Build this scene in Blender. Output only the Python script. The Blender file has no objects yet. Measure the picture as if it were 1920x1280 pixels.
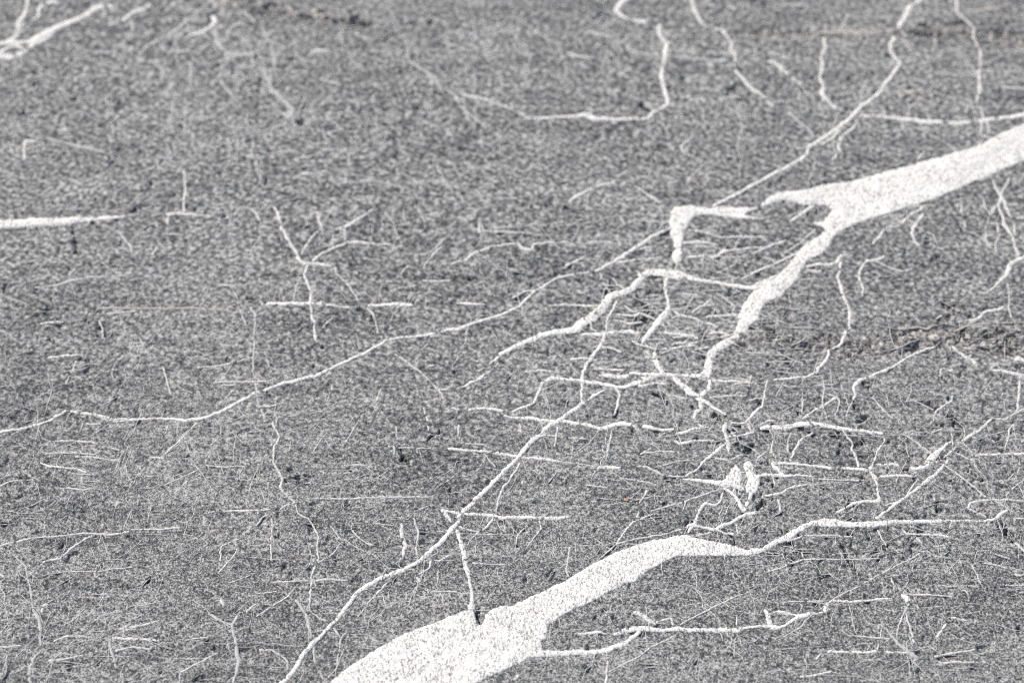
"""Close view of a weathered dark rock face laced with white mineral veins."""
import bpy, bmesh, math
import numpy as np
from mathutils import Vector
from mathutils.geometry import delaunay_2d_cdt

# ------------------------------------------------------------ camera
scene = bpy.context.scene
cam_data = bpy.data.cameras.new("camera")
cam = bpy.data.objects.new("camera", cam_data)
scene.collection.objects.link(cam)
cam.location = (0, 0, 1.2)
cam.rotation_euler = (math.radians(40), 0, 0)
cam_data.sensor_width = 36
cam_data.lens = 85
cam_data.clip_start = 0.05
cam_data.clip_end = 100
cam_data.dof.use_dof = True
cam_data.dof.focus_distance = 1.465
cam_data.dof.aperture_fstop = 4.6
scene.camera = cam

# ------------------------------------------------------------ daylight
SUN_EL, SUN_AZ = math.radians(42), math.radians(-48)      # azimuth measured from +Y towards +X
world = bpy.data.worlds.new("World")
scene.world = world
world.use_nodes = True
wn = world.node_tree.nodes
sky = wn.new("ShaderNodeTexSky")
sky.sky_type = 'NISHITA'
sky.sun_disc = False
sky.sun_elevation = SUN_EL
sky.sun_rotation = SUN_AZ
sky.air_density = 1.0
sky.dust_density = 3.0
wn["Background"].inputs["Strength"].default_value = 0.10
world.node_tree.links.new(sky.outputs[0], wn["Background"].inputs["Color"])
sun_data = bpy.data.lights.new("sun", 'SUN')
sun_data.energy = 3.1
sun_data.angle = math.radians(5)
sun_data.color = (1.0, 0.95, 0.86)
sun = bpy.data.objects.new("sun", sun_data)
scene.collection.objects.link(sun)
sd = Vector((math.cos(SUN_EL) * math.sin(SUN_AZ), math.cos(SUN_EL) * math.cos(SUN_AZ), math.sin(SUN_EL)))
sun.rotation_euler = sd.to_track_quat('Z', 'Y').to_euler()
sun.location = sd * 5
scene.view_settings.view_transform = 'Standard'
scene.view_settings.look = 'None'
scene.view_settings.gamma = 1
scene.view_settings.exposure = 0.33
scene.cycles.use_denoising = False
scene.cycles.max_bounces = 4
scene.cycles.filter_width = 1.1

# ------------------------------------------------------------ plan of the face, in tenths of a millimetre (widths in hundredths)
VEINS = """W 1740,10590,264 1602,10529,320 1514,10538,329 1341,10585,282 1201,10613,377 1114,10637,797 1027,10670,803 939,10680,662 867,10661,584 829,10585,565 792,10529,539 721,10491,574 649,10459,572 613,10389,599 576,10329,623 523,10274,729 470,10228,683 416,10169,607 277,10137,446 173,10105,438 86,10060,425 0,10002,295 -76,9957,284 -137,9881,119 -239,9793,81
W 1072,11074,226 951,11006,261 821,10885,295 712,10789,299 585,10694,221 496,10661,186 318,10623,181 211,10538,172 158,10505,163 52,10366,206 -70,10288,220 -191,10242,222 -347,10173,268 -434,10160,225 -554,10114,225 -726,10092,226 -812,10069,218 -930,9979,214 -1014,9935,215 -1164,9837,213 -1263,9775,261 -1364,9749,264 -1465,9722,262 -1563,9670,260 -1620,9652,256 -1759,9557,253 -1888,9475,255 -1986,9437,259 -2069,9428,256 -2222,9445,171 -2508,9437,170 -2612,9466,207 -2698,9484,209 -2794,9501,209
W -4067,11071,271 -3962,11064,373 -3835,11062,486 -3706,11111,577 -3616,11054,676 -3476,11104,797 -3244,11118,790 -3029,11128,743 -2929,11143,596 -2886,11143,395 -2815,11148,298 -2690,11163,298 -2600,11168,99
W -319,8642,248 -357,8586,317 -404,8515,321 -483,8428,288 -562,8342,295 -672,8273,302 -798,8215,302 -876,8165,330 -937,8100,280 -966,8043,274 -1025,7948,241 -1099,7847,243 -1158,7773,310 -1231,7670,269 -1272,7579,267 -1315,7517,276 -1365,7474,243 -1434,7394,210 -1515,7315,180 -1580,7259,151 -1669,7219,119 -1794,7153,86
W 2781,12944,297 2728,12871,231 2730,12776,293 2782,12654,277 2746,12599,285 2665,12473,281 2587,12337,294 2464,12230,300 2399,12134,293 2296,12028,303 2235,11976,264 2135,11887,310 2064,11835,242 2043,11757,238 1972,11696,311 1856,11614,313 1759,11543,269 1625,11452,267 1510,11366,223 1360,11271,225
W 612,9679,80 526,9618,197 439,9540,312 337,9454,273 286,9411,315 235,9377,347 167,9305,336 100,9220,329 50,9145,289 0,9074,291 -82,8971,292 -181,8848,290 -245,8767,327 -294,8714,325 -332,8658,212
W -4239,12503,131 -4125,12595,188 -3997,12605,232 -3914,12742,273 -3803,12796,339 -3698,12865,386 -3610,12927,365 -3573,13000,327 -3592,13085,361 -3564,13171,297 -3552,13286,238 -3567,13402,232 -3604,13554,207 -3589,13854,179 -3617,13999,145 -3683,14242,115 -3687,14435,87
W 596,7817,283 660,7855,365 754,7866,373 833,7862,299 895,7855,261 974,7862,298 1100,7855,261 1209,7855,335 1320,7858,370 1383,7873,148 1525,7881,149
W 3365,14421,85 3309,14201,116 3322,14014,148 3296,13756,176 3275,13564,206 3269,13373,236 3256,13200,253 3322,13102,196 3364,13028,163 3342,12944,158 3372,12787,201 3368,12692,189 3332,12555,188 3326,12418,300 3287,12284,189 3312,12150,190 3285,12028,147 3269,11955,147
W -51,9458,168 0,9441,213 135,9432,256 235,9411,256 336,9411,256 470,9381,254 570,9355,298 638,9377,332 706,9398,426 772,9381,255 856,9368,298 939,9347,255 1023,9347,212
W 1546,10251,590 1492,10169,658 1449,10096,539 1367,10038,527 1309,9997,533 1275,9935,487 1257,9846,485 1223,9788,466
W 3059,12071,320 3140,12060,365 3293,12092,308 3446,12113,307 3620,12155,462 3740,12169,401 3885,12209,330 3999,12257,266 4172,12330,229 4272,12282,172
W -4359,12966,158 -4225,12855,250 -4093,12882,339 -3973,12842,365 -3818,12742,453 -3683,12753,552 -3595,12731,507 -3514,12787,421 -3465,12854,396 -3426,12910,297
W 0,9484,165 142,9553,194 170,9648,173 187,9714,227 256,9757,348 341,9744,263 450,9731,263 579,9705,261 680,9679,262 731,9683,294 801,9727,367 905,9788,328
W -3476,12876,431 -3434,12910,1054 -3383,12966,1021 -3340,13023,627 -3297,13057,553 -3189,13125,498 -3099,13194,474 -3049,13269,563 -2960,13280,460 -2923,13263,157
W 172,7696,514 312,7699,367 437,7703,367 562,7721,362 657,7762,352 721,7810,274 760,7847,271
W -3642,8302,56 -3536,8329,77 -3404,8384,98 -3300,8406,119 -3204,8445,140 -3114,8456,161 -2959,8507,162 -2912,8519,120 -2752,8535,120 -2577,8559,120 -2463,8551,159 -2334,8563,161 -2304,8586,121 -2175,8590,160 -2030,8602,160 -1997,8602,80
W 1560,9355,253 1610,9360,382 1711,9360,419 1780,9385,415 1882,9398,341 1965,9385,344 2080,9355,300 2212,9334,257 2335,9322,214
W 1441,13984,143 1297,13859,185 1210,13722,252 1066,13679,286 971,13458,313 863,13379,396 782,13286,404 761,13228,367 810,13171,352 856,13137,314
W 4047,11211,83 3955,11126,115 3792,10990,160 3680,10995,194 3542,10870,213 3438,10823,258 3380,10789,328 3320,10741,368 3293,10670,324 3231,10599,223 3176,10529,192 3110,10482,121
W 1076,13085,349 1067,12972,363 1118,12887,360 1106,12776,307 1081,12637,306 1068,12500,268 1095,12337,271 1104,12267,249 995,12177,270 948,12113,213
W 3642,13977,101 3546,13889,141 3394,13775,164 3275,13566,205 3145,13527,253 3042,13379,264 2967,13309,326 2911,13257,380 2875,13171,402 2827,13085,356 2813,13028,192
W -408,8714,160 -293,8694,200 -179,8686,240 -65,8666,280 33,8666,240 195,8658,240 277,8662,320 352,8666,160
W -334,8575,198 -314,8507,261 -296,8409,323 -282,8331,291 -255,8215,225 -242,8119,191 -238,8050,254 -240,7997,697
W -4320,12749,128 -4246,12830,192 -4099,12821,236 -3921,12809,295 -3810,12892,348 -3699,12871,391 -3585,12887,341 -3490,12899,397 -3448,12899,562
W 3844,9866,40 3742,9801,57 3600,9752,68 3508,9620,84 3342,9580,105 3260,9527,114 3169,9475,151 3113,9432,123 3036,9441,161 2990,9390,214 2915,9326,220 2849,9283,256 2804,9241,176 2747,9178,176 2691,9128,142
W 3063,9837,135 3147,9824,180 3197,9810,225 3228,9793,360 3295,9779,356 3421,9776,312 3527,9737,265 3610,9680,214 3727,9728,169 3832,9678,126
W 702,10445,217 664,10343,182 627,10274,180 612,10205,139 617,10160,140 580,10047,214 544,9979,294 491,9890,251 454,9788,242 449,9714,204 440,9553,169
W 94,12113,212 300,12123,212 450,12134,316 518,12155,477 599,12113,476 749,12118,265 948,12118,212
W 1032,10632,285 1011,10552,246 1024,10435,177 1028,10366,209 1012,10320,518 957,10242,487 901,10151,372 854,10078,295 839,10047,144
W 1262,14345,89 1293,14177,120 1309,14021,148 1307,13775,178 1323,13607,208 1323,13379,237 1329,13275,327 1379,13102,308 1428,13057,305
W -2818,9501,175 -2882,9475,171 -2911,9437,168 -2974,9398,217 -3071,9368,174 -3185,9347,217 -3231,9313,215 -3312,9272,183 -3392,9175,157 -3534,9136,127 -3582,9011,98 -3689,8973,74
W 2854,9103,140 2910,9157,197 2993,9149,209 3027,9157,166 3110,9157,167 3210,9162,243 3304,9194,217 3457,9173,189 3562,9153,148 3685,9213,117 3752,9189,91
T 2226,13000,285 2283,12989,453 2477,13000,511 2630,12977,509 2690,13000,378 2773,13017,330
W -4128,12239,130 -4029,12312,176 -3929,12404,208 -3861,12548,246 -3781,12659,305 -3686,12776,356 -3639,12831,272 -3581,12854,276 -3519,12820,295
W 2716,9111,201 2663,9033,241 2590,8971,282 2535,8917,248 2445,8848,212 2355,8767,211 2284,8706,177 2220,8658,213
W -400,9191,209 -200,9174,209 -50,9149,249 100,9124,208 232,9107,249 315,9091,124
W 1031,9775,395 1089,9705,473 1154,9626,484 1193,9605,494 1235,9561,322 1283,9518,204 1355,9462,164
W 2437,12139,214 2586,12129,267 2770,12097,321 2917,12071,479 3029,12071,317
W 752,9797,265 888,9793,309 974,9793,353 1076,9784,265 1195,9788,309 1264,9784,265
W 2167,9583,171 2188,9626,203 2177,9692,236 2215,9736,310 2269,9757,242 2341,9802,201 2431,9846,199 2505,9899,156 2598,9966,200 2689,10011,167 2742,10024,129
W -426,10727,186 -320,10765,181 -232,10837,224 -143,10885,188 -54,10904,192 43,10914,142 64,10871,272 132,10861,183 143,10909,178 215,10919,144 365,10933,145 439,10895,139
W 1608,9082,374 1658,9082,249 1724,9082,209 1855,9062,209 1987,9049,208 2118,9041,208 2210,9033,292
W 530,6896,64 513,7016,87 539,7153,111 557,7237,136 545,7384,161 547,7488,185 552,7579,186 560,7633,124
W 3434,11604,181 3403,11502,181 3354,11411,181 3311,11276,180 3324,11177,227 3332,11104,315 3366,11006,231 3375,10885,188 3390,10813,192
W 2260,12944,196 2263,12843,230 2224,12748,191 2227,12637,304 2195,12527,152 2216,12418,305 2193,12364,393 2235,12284,269 2292,12193,181
W 1566,7788,103 1698,7873,100 1785,7975,67 1937,8088,104 2037,8146,105 2173,8234,106 2308,8311,107 2479,8409,108 2530,8428,74
T -2693,10361,230 -2552,10357,138 -2308,10357,185 -2063,10357,184 -1852,10338,183
W -1325,8767,98 -1311,8698,103 -1236,8646,106 -1194,8579,100 -1172,8527,129 -1180,8428,129 -1167,8370,129 -1185,8292,133 -1205,8234,130 -1196,8195,128 -1202,8119,128 -1206,8024,126 -1191,7986,100 -1135,7941,105 -1087,7922,72
W 2793,8739,192 2807,8775,213 2876,8799,159 3014,8803,162 3160,8795,165 3251,8764,144 3393,8748,117 3520,8797,96 3596,8781,79 3693,8777,57
W 2466,9045,207 2532,9045,282 2578,9066,489 2633,9149,479 2675,9191,245 2721,9241,180 2756,9262,114
W 1069,8555,102 1104,8606,305 1162,8594,200 1201,8590,200 1233,8579,274 1283,8606,264 1333,8626,222 1384,8666,256 1435,8698,234 1494,8698,201
W 2223,9024,185 2250,8971,351 2254,8909,133 2254,8836,165 2253,8795,298 2161,8787,239 2094,8775,227 2041,8735,183 1983,8706,187
G -1621,7986,131 -1638,7918,165 -1652,7885,190 -1638,7836,187 -1617,7762,248 -1606,7688,247 -1592,7633,251 -1611,7553,160 -1622,7488,160 -1660,7353,136 -1656,7226,116 -1704,7120,96 -1715,7007,73 -1717,6917,53
W 2193,10765,211 2180,10694,176 2156,10623,212 2174,10552,256 2174,10505,256 2192,10435,225 2210,10366,250 2207,10251,243 2193,10169,206
W -1514,9419,134 -1500,9368,137 -1455,9296,133 -1484,9220,139 -1493,9149,133 -1475,9074,167 -1425,8971,165 -1424,8889,132 -1377,8828,141 -1325,8779,131 -1374,8763,119 -1420,8727,117
W -1620,11252,158 -1584,11202,184 -1567,11104,181 -1533,11016,221 -1483,10909,223 -1436,10823,222 -1415,10765,228 -1377,10732,314 -1338,10732,333
W 1465,9082,337 1472,9024,448 1495,8967,599 1477,8901,656
W 415,10114,180 520,10128,271 624,10137,271 780,10151,318 831,10133,313
W 1493,8001,206 1521,7948,295 1528,7870,403 1604,7885,176 1698,7952,274
W 3237,9908,225 3264,9930,396 3286,9912,267 3406,9829,228 3481,9739,194 3552,9711,163 3647,9639,125 3749,9536,89
W 3416,11163,190 3486,11177,282 3637,11220,253 3763,11211,218 3877,11229,160 3974,11319,131 4119,11326,104
G -2755,7725,143 -2794,7670,205 -2810,7597,221 -2801,7524,212 -2778,7470,211 -2728,7332,182 -2673,7227,154 -2658,7127,126 -2603,7036,100 -2526,6930,73
W -1355,10718,190 -1380,10646,178 -1358,10576,178 -1325,10482,175 -1319,10366,209 -1308,10297,174 -1286,10205,173 -1272,10069,172
W 1509,7967,184 1596,7986,226 1658,7967,227 1703,7945,336 1769,7975,295 1848,7975,151
W -1332,10741,206 -1282,10813,218 -1196,10875,184 -1133,10909,183 -1109,10933,194 -1002,10933,289 -930,10919,192 -804,10909,144
W -1262,8811,81 -1016,8811,122 -721,8820,122 -426,8816,81
W 1055,8958,124 1121,8950,206 1219,8942,330 1284,8926,452 1323,8917,370
W -3522,7683,53 -3430,7734,72 -3295,7724,91 -3205,7763,111 -3097,7743,127 -2994,7743,148 -2877,7751,149
W 3053,8487,188 3094,8428,185 3154,8314,164 3228,8252,139 3292,8130,109 3323,8035,87 3392,7960,66
W 1300,8860,131 1284,8795,134 1249,8759,198 1184,8775,235 1149,8727,201 1127,8666,196 1118,8618,283 1065,8606,196
W -1645,10389,232 -1505,10389,278 -1365,10389,278 -1243,10389,185
G -3046,8428,100 -2972,8358,99 -2927,8311,126 -2901,8234,156 -2873,8138,125 -2843,8024,155 -2800,7937,246 -2772,7817,185 -2756,7736,123
W 1400,9049,399 1381,8991,667 1354,8938,672
W -3582,8662,51 -3464,8603,66 -3370,8504,81 -3252,8409,100 -3160,8341,117 -3089,8273,132 -3042,8234,141 -3010,8234,116
W 514,8350,70 630,8468,110 744,8507,116 907,8539,116 1038,8586,115 1088,8606,115
W 3303,11527,156 3320,11426,200 3354,11326,240 3373,11227,233 3397,11104,148 3384,11006,142
W 2511,10823,177 2437,10789,227 2364,10775,207 2311,10694,212 2302,10599,180 2324,10529,143 2310,10459,139
W -3650,8617,43 -3530,8639,59 -3472,8722,75 -3355,8754,91 -3266,8863,107 -3175,8901,125 -3099,8950,126 -2969,8963,83
W 1378,9398,171 1461,9394,169 1486,9411,293 1498,9432,176 1535,9488,220 1588,9531,140 1603,9605,135 1616,9692,135 1637,9749,103
W 1473,13045,223 1530,13023,238 1599,12871,246 1577,12831,274 1605,12787,330 1609,12720,191 1589,12637,154
W 3248,10380,248 3161,10334,260 3091,10329,244 3048,10265,239 2976,10251,222 2912,10237,177
G -1800,12599,230 -1752,12555,201 -1700,12402,282 -1601,12273,254 -1548,12203,382 -1551,12113,441 -1613,12150,192
W 3652,9415,36 3568,9315,50 3471,9224,63 3391,9133,82 3266,9107,94 3185,8979,100 3110,8909,103 3035,8836,103
W 1595,12610,223 1670,12473,268 1722,12391,332 1776,12348,234 1799,12294,220 1826,12257,138
W 1345,9241,184 1282,9178,221 1194,9099,217 1159,9045,142 1124,9012,150 1073,8979,152
W 2434,12113,154 2388,12018,162 2307,11939,244 2270,11861,258 2275,11783,187 2213,11706,163
W 1847,7707,184 1997,7703,184 2137,7703,221
W -2350,12955,166 -2265,13000,268 -2193,13068,350 -2158,13125,389 -2198,13182,259
W 1536,8273,111 1734,8350,112 1783,8362,117 1992,8358,78 2218,8366,78
W 3015,8249,156 3085,8245,155 3198,8243,136 3274,8229,113 3414,8253,93 3525,8256,75 3626,8241,55
W -2553,8547,157 -2647,8468,154 -2726,8370,157 -2810,8350,118 -2894,8253,113
W 1519,8987,205 1618,8991,248 1684,8983,247 1783,8987,165 1865,8979,124
W 417,11276,135 388,11301,219 429,11351,219 492,11396,230 566,11441,235 640,11477,194 713,11497,148
W -945,10375,231 -840,10375,232 -753,10384,277 -647,10371,275
W 1944,10861,130 1888,10827,175 1759,10756,174 1611,10670,173 1519,10613,129
W -1338,10732,285 -1242,10727,235 -1170,10708,202 -1164,10646,112 -1093,10566,116 -1025,10459,111 -1009,10412,107
G -2710,12731,138 -2639,12865,199 -2513,12966,265 -2423,13040,253 -2372,13125,242 -2285,13246,202 -2202,13327,157
W -1436,8199,115 -1340,8199,116 -1203,8211,154 -1085,8215,154 -989,8207,77
W -673,8626,163 -674,8547,227 -646,8468,258 -660,8389,198 -674,8350,101
W 1958,10718,225 2024,10741,235 2112,10737,236 2167,10756,279 2190,10813,238 2246,10837,179
W 923,9979,275 920,9912,353 952,9846,401 967,9793,321
W 3665,9823,38 3576,9734,52 3488,9665,63 3389,9501,75 3335,9430,89 3228,9292,102 3188,9241,133 3172,9199,98
W 1302,8889,199 1346,8860,230 1383,8807,216 1415,8739,356 1429,8714,290
W 1903,8062,114 1997,8058,190 2093,8062,151 2173,8073,151 2268,8073,114
W 1301,8922,487 1367,8930,575 1420,8889,355
W 1186,11055,147 1294,11040,145 1381,10991,146 1542,10991,146 1686,10991,146 1712,10957,129
G 2178,7900,106 2233,7817,176 2282,7743,250 2327,7699,324 2366,7652,291 2339,7633,132
W 556,9775,220 632,9775,308 700,9766,308 751,9779,388
W 1055,10329,179 1116,10297,180 1218,10251,225 1320,10205,178 1370,10169,174
G -3151,10529,143 -3013,10552,191 -2929,10585,238 -2810,10623,239 -2687,10632,190 -2564,10637,142
W 2947,8169,114 3076,8176,115 3185,8177,99 3323,8201,82 3385,8220,71 3504,8198,56 3602,8204,40
W -3491,13114,209 -3450,13160,255 -3464,13240,287 -3436,13298,381 -3369,13327,348 -3326,13298,147
W 2685,9074,81 2774,8991,120 2919,8828,120 3009,8767,81 3067,8706,79
W 783,9705,243 853,9749,370 939,9793,332
G -1167,7769,125 -1156,7670,155 -1132,7579,125 -1082,7506,126 -1065,7470,93 -1033,7384,81 -977,7279,68 -919,7138,56 -852,7021,44 -793,6911,32
W -1844,8719,121 -1731,8727,161 -1567,8723,161 -1453,8731,81
W 1837,12692,270 1893,12665,250 1962,12571,283 2014,12500,239 2056,12456,246
G -3389,11965,147 -3156,11887,195 -2925,11809,245 -2811,11783,199
W 50,9082,140 -16,8950,140 -66,8868,136 -88,8767,132 -98,8698,98
W 695,7967,184 720,7975,302 773,7963,259 825,7918,320 850,7892,105
G -2158,13068,270 -2138,12915,311 -2084,12820,302 -2027,12770,313 -1958,12770,279 -1843,12776,223
G -4203,11807,73 -4040,11812,100 -3938,11825,128 -3811,11843,156 -3690,11871,180 -3558,11835,201 -3484,11835,131 -3451,11757,121 -3397,11742,146
W 1192,9574,242 1202,9505,273 1164,9497,287 1151,9432,169 1169,9390,154 1208,9360,162
W 3251,9779,169 3236,9670,201 3220,9605,200 3202,9518,199 3169,9475,103
W 991,7892,105 1105,7967,106 1268,8062,107 1432,8138,72
W -2351,7803,147 -2240,7795,185 -2067,7791,148
W 558,7568,69 748,7677,103 819,7743,104 973,7825,71
W 2380,8571,112 2397,8547,121 2526,8539,160 2638,8531,200 2670,8523,121
G -1721,10366,185 -1682,10306,209 -1675,10205,139 -1666,9979,138 -1658,9802,102 -1630,9705,136 -1620,9648,135
W 3061,8666,120 3143,8666,121 3277,8652,105 3368,8660,87 3470,8671,72 3605,8686,58 3678,8674,43
W 1535,8828,159 1591,8840,199 1658,8852,192 1710,8893,193 1828,8926,119
T 3317,13217,283 3435,13228,334 3596,13269,275
W -757,9957,120 -651,9868,119 -581,9802,116 -511,9722,113 -458,9648,108 -433,9583,105
W 1351,9398,302 1334,9334,235 1351,9292,205 1351,9220,267 1351,9166,167
W 1282,8881,117 1148,8828,116 1047,8779,116 948,8747,118 848,8714,78
W -2936,9095,114 -2865,9062,160 -2697,9041,160 -2628,9012,154
W -1186,11045,240 -1115,11074,280 -1053,11128,272 -976,11192,134 -941,11237,128
G 3486,12424,219 3655,12413,218 3759,12417,191 3932,12378,159 4074,12426,132 4198,12379,106 4293,12357,77
W 245,10366,138 350,10380,185 525,10366,185 577,10366,139
W 1834,9432,149 1906,9497,153 1978,9540,191 2069,9618,189
W 1009,9262,161 1054,9229,210 1102,9241,243 1136,9258,208 1219,9262,169 1269,9258,127
W 1318,10818,191 1353,10808,273 1427,10861,184 1571,10885,142 1679,10899,143
W 2339,9334,133 2332,9262,99 2280,9178,134 2258,9116,99 2237,9074,132 2223,9033,393
W 2792,11202,225 2730,11104,221 2693,11021,214 2712,10933,160 2735,10909,135
W -2838,13120,238 -2818,13154,289 -2778,13217,315 -2716,13257,339 -2641,13292,286
T 2879,10160,124 2952,10196,172 3095,10228,135 3270,10233,137
W 1336,7862,184 1447,7881,185 1541,7885,224
W 2847,10033,169 2892,9979,213 2938,9935,261 2970,9912,294 2998,9863,200
W 1671,9749,130 1757,9762,217 1843,9771,174 1895,9779,169 1938,9802,204
W 1571,10533,216 1695,10599,301 1769,10646,170
W 1269,9757,272 1251,9670,314 1204,9618,335
G -3916,10530,67 -3798,10588,89 -3716,10712,114 -3613,10746,144 -3537,10784,166 -3427,10875,189 -3378,10909,192
W -277,9497,214 -219,9509,215 -118,9505,215 -51,9492,213
W 1951,9802,171 1969,9846,249 2014,9899,251 2043,9957,206 2050,10002,171
W -397,12359,105 -302,12327,210 -189,12294,206 -94,12241,200
G -1925,7597,126 -1931,7488,124 -1920,7381,107 -1926,7237,93 -1965,7127,78 -1983,7033,58 -1959,6872,42
W 1893,9326,116 1823,9283,146 1784,9220,170 1756,9157,168 1725,9095,135
W -1984,9411,117 -2044,9326,116 -2118,9220,116 -2192,9124,155
W 1478,8868,265 1447,8795,263 1423,8714,261
G -2352,7967,69 -2383,7900,128 -2362,7817,124 -2362,7762,123 -2327,7670,153 -2304,7597,126 -2334,7560,131 -2324,7524,91
W 1882,11123,165 1952,11192,293 2057,11281,212
W 2278,8983,205 2411,8991,206 2510,8987,165
W 2806,9626,100 2794,9583,140 2738,9540,187 2683,9497,142 2661,9454,133 2660,9419,101 2627,9390,145
W 776,8706,164 758,8646,170 715,8606,139 664,8527,136 630,8468,135
G 1151,12759,278 1303,12731,278 1551,12703,278
W -2338,11187,299 -2278,11197,197 -2150,11182,194 -2022,11163,145
W 2487,7626,145 2612,7633,146 2768,7630,110
W 1247,10274,179 1307,10288,182 1447,10297,229 1482,10297,184
W -3345,13000,382 -3419,12944,483 -3449,12910,465
W -3370,11706,219 -3385,11819,185 -3388,11897,249 -3312,11887,306
W 988,10146,227 1108,10128,182 1177,10123,225 1211,10092,209
W -91,8686,176 -146,8606,180 -211,8547,109 -258,8487,103 -274,8428,66
W -1909,9736,132 -1773,9740,132 -1636,9736,132 -1535,9749,88
W 1261,9744,176 1398,9744,176 1517,9740,176
W 2812,11291,194 2770,11237,207 2720,11212,164 2650,11128,193 2620,11084,151
W 1995,9749,102 1988,9670,135 1969,9561,136 1982,9475,140 1995,9424,106
W -2890,9262,127 -2740,9267,126 -2622,9254,164 -2604,9241,111
W -137,9815,162 -205,9757,204 -289,9700,207 -323,9683,126
W 1038,9313,167 1082,9322,284 1123,9347,206 1208,9360,168 1242,9368,125
W 593,10306,138 715,10297,138 819,10288,227 838,10320,149
W 2074,10002,157 2134,10047,223 2151,10092,207 2171,10160,241
W 1765,8535,119 1911,8539,119 2071,8523,120
W -2913,9174,125 -2729,9170,125 -2594,9157,124
W 1897,8963,124 2044,8954,124 2209,8950,123
W -2326,7870,113 -2202,7888,152 -2080,7926,114
W 523,9049,207 629,9045,290 679,9045,166
W 2461,7670,143 2588,7692,143 2716,7718,107
W -743,8195,141 -810,8111,140 -855,8043,138 -915,7948,68
W 2896,8650,198 2946,8654,186 2982,8686,275 3030,8727,166 3040,8755,96
W 1933,7862,72 1976,7817,75 2131,7803,112 2224,7795,112
W -1515,7956,111 -1424,8024,111 -1334,8100,108 -1275,8188,70
W 2168,7703,148 2262,7699,148 2354,7688,186
W 2286,12039,195 2293,11992,275 2198,11887,217 2152,11861,188
W 2319,8107,76 2415,8107,115 2525,8100,115 2635,8088,77
W 370,7829,111 439,7832,185 496,7844,224 565,7829,74
W -2690,8280,77 -2465,8276,78 -2387,8292,79 -2276,8307,78
W -602,8666,99 -567,8547,129 -580,8428,97 -568,8350,64
W -2726,9145,124 -2609,9136,123 -2523,9116,123 -2440,9116,125
W 1601,8054,76 1871,8062,114
W -1937,7560,109 -1820,7641,109 -1716,7707,110
W 941,10002,133 1069,10020,178 1191,10042,133
W -2326,7718,112 -2219,7740,148 -2108,7721,108
G -1837,13085,166 -1792,13000,162 -1746,12887,157 -1716,12776,153 -1694,12610,152 -1681,12527,114
W 1615,9082,224 1642,9041,303 1663,9016,264 1684,8983,260
W 2049,11055,121 1932,10933,122 1798,10813,123
W -198,11030,146 0,11021,146 144,11006,97
G -369,12230,180 -262,12113,177 -149,11965,183 -37,11903,147
G -727,12676,194 -610,12582,233 -551,12500,213 -492,12391,208
W 1145,10933,192 1253,10948,194 1395,10919,145
W 693,10756,187 818,10784,142 979,10799,143
W -1465,8666,98 -1462,8507,97 -1449,8350,96
W 2319,8104,151 2342,8084,442 2356,8062,449 2371,8058,231
G -1493,11706,153 -1330,11757,149 -1242,11851,153 -1301,11913,116 -1326,12044,112
T 2746,10214,155 2708,10182,222 2640,10196,181 2533,10173,132
W 2360,8043,126 2321,7967,125 2281,7892,93 2256,7799,93
W -1484,7729,110 -1405,7725,106 -1340,7677,132 -1306,7633,128
G 1506,12257,138 1559,12187,191 1595,12166,167 1617,12044,149 1578,11887,149 1564,11835,149
W 850,7911,146 940,7941,188 950,7892,129 958,7855,96
W 663,9679,145 688,9618,170 669,9540,171 647,9462,102
W 847,11462,136 911,11401,181 974,11341,180 1016,11301,180
W 3281,11128,110 3283,11006,142 3245,10933,141 3236,10837,107
W 1371,8618,98 1374,8547,161 1360,8535,239 1296,8555,119 1249,8575,119
W 798,9157,124 932,9178,126 1048,9157,126
W 2254,9078,166 2387,9078,209 2412,9066,125
W 875,13125,343 984,13120,457
W -1225,10375,137 -1084,10357,184 -1014,10361,139
W 778,9057,124 844,9053,164 925,9000,160 967,8979,81
W 631,9355,134 619,9283,134 599,9178,134 588,9116,100
G 1878,13286,230 2113,13298,290 2190,13275,173
G -1288,8073,163 -1250,8016,131 -1216,7967,159 -1196,7892,157 -1181,7799,125
W -368,10394,138 -280,10384,231 -175,10384,139
W 348,8448,129 338,8370,129 326,8273,128 342,8234,100
W 806,9692,214 885,9714,173 988,9722,174
G -958,7862,137 -1003,7799,132 -1015,7725,126 -1018,7597,96 -1068,7524,101
W 1672,7531,179 1765,7542,142 1861,7571,105
W 554,9832,177 735,9819,177
G -2292,12203,114 -2293,11992,149 -2227,11965,151 -2221,11809,148
W 1254,9605,129 1391,9622,130 1492,9618,131
W 1844,10957,181 1715,10899,134 1604,10837,132
W -2990,9939,180 -2905,9948,181 -2787,9961,136
W -557,9518,136 -531,9411,169 -519,9305,100
W -477,8130,115 -350,8126,114 -261,8111,114
G 1946,12187,225 2019,12071,229 2088,11992,222 2108,11923,162
W 2461,9317,82 2538,9250,122 2628,9157,121
W -2224,11202,145 -2229,11301,145 -2235,11452,146
G 827,12831,211 903,12787,276 1075,12764,278
W 661,10251,180 765,10214,183 852,10233,135
W 3165,9398,102 3128,9347,132 3098,9241,131 3078,9191,98
W -2707,7641,149 -2600,7663,112 -2510,7688,112
W 3280,10576,106 3276,10459,105 3260,10366,106 3268,10274,109
G 2454,8172,115 2803,8165,115
W -2627,9454,82 -2506,9419,127 -2356,9432,86
W 660,8971,123 758,8950,123 873,8930,123
W -241,8331,117 -32,8319,117
W 85,9802,174 171,9824,177 274,9810,132
W -943,9454,111 -990,9368,108 -1020,9283,108 -1066,9199,73
W 1358,9292,169 1439,9296,166 1517,9322,163
W 2418,10775,140 2501,10718,142 2586,10684,144 2640,10689,94
W -2245,9868,137 -2213,9779,136 -2196,9714,101 -2172,9635,101
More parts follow.
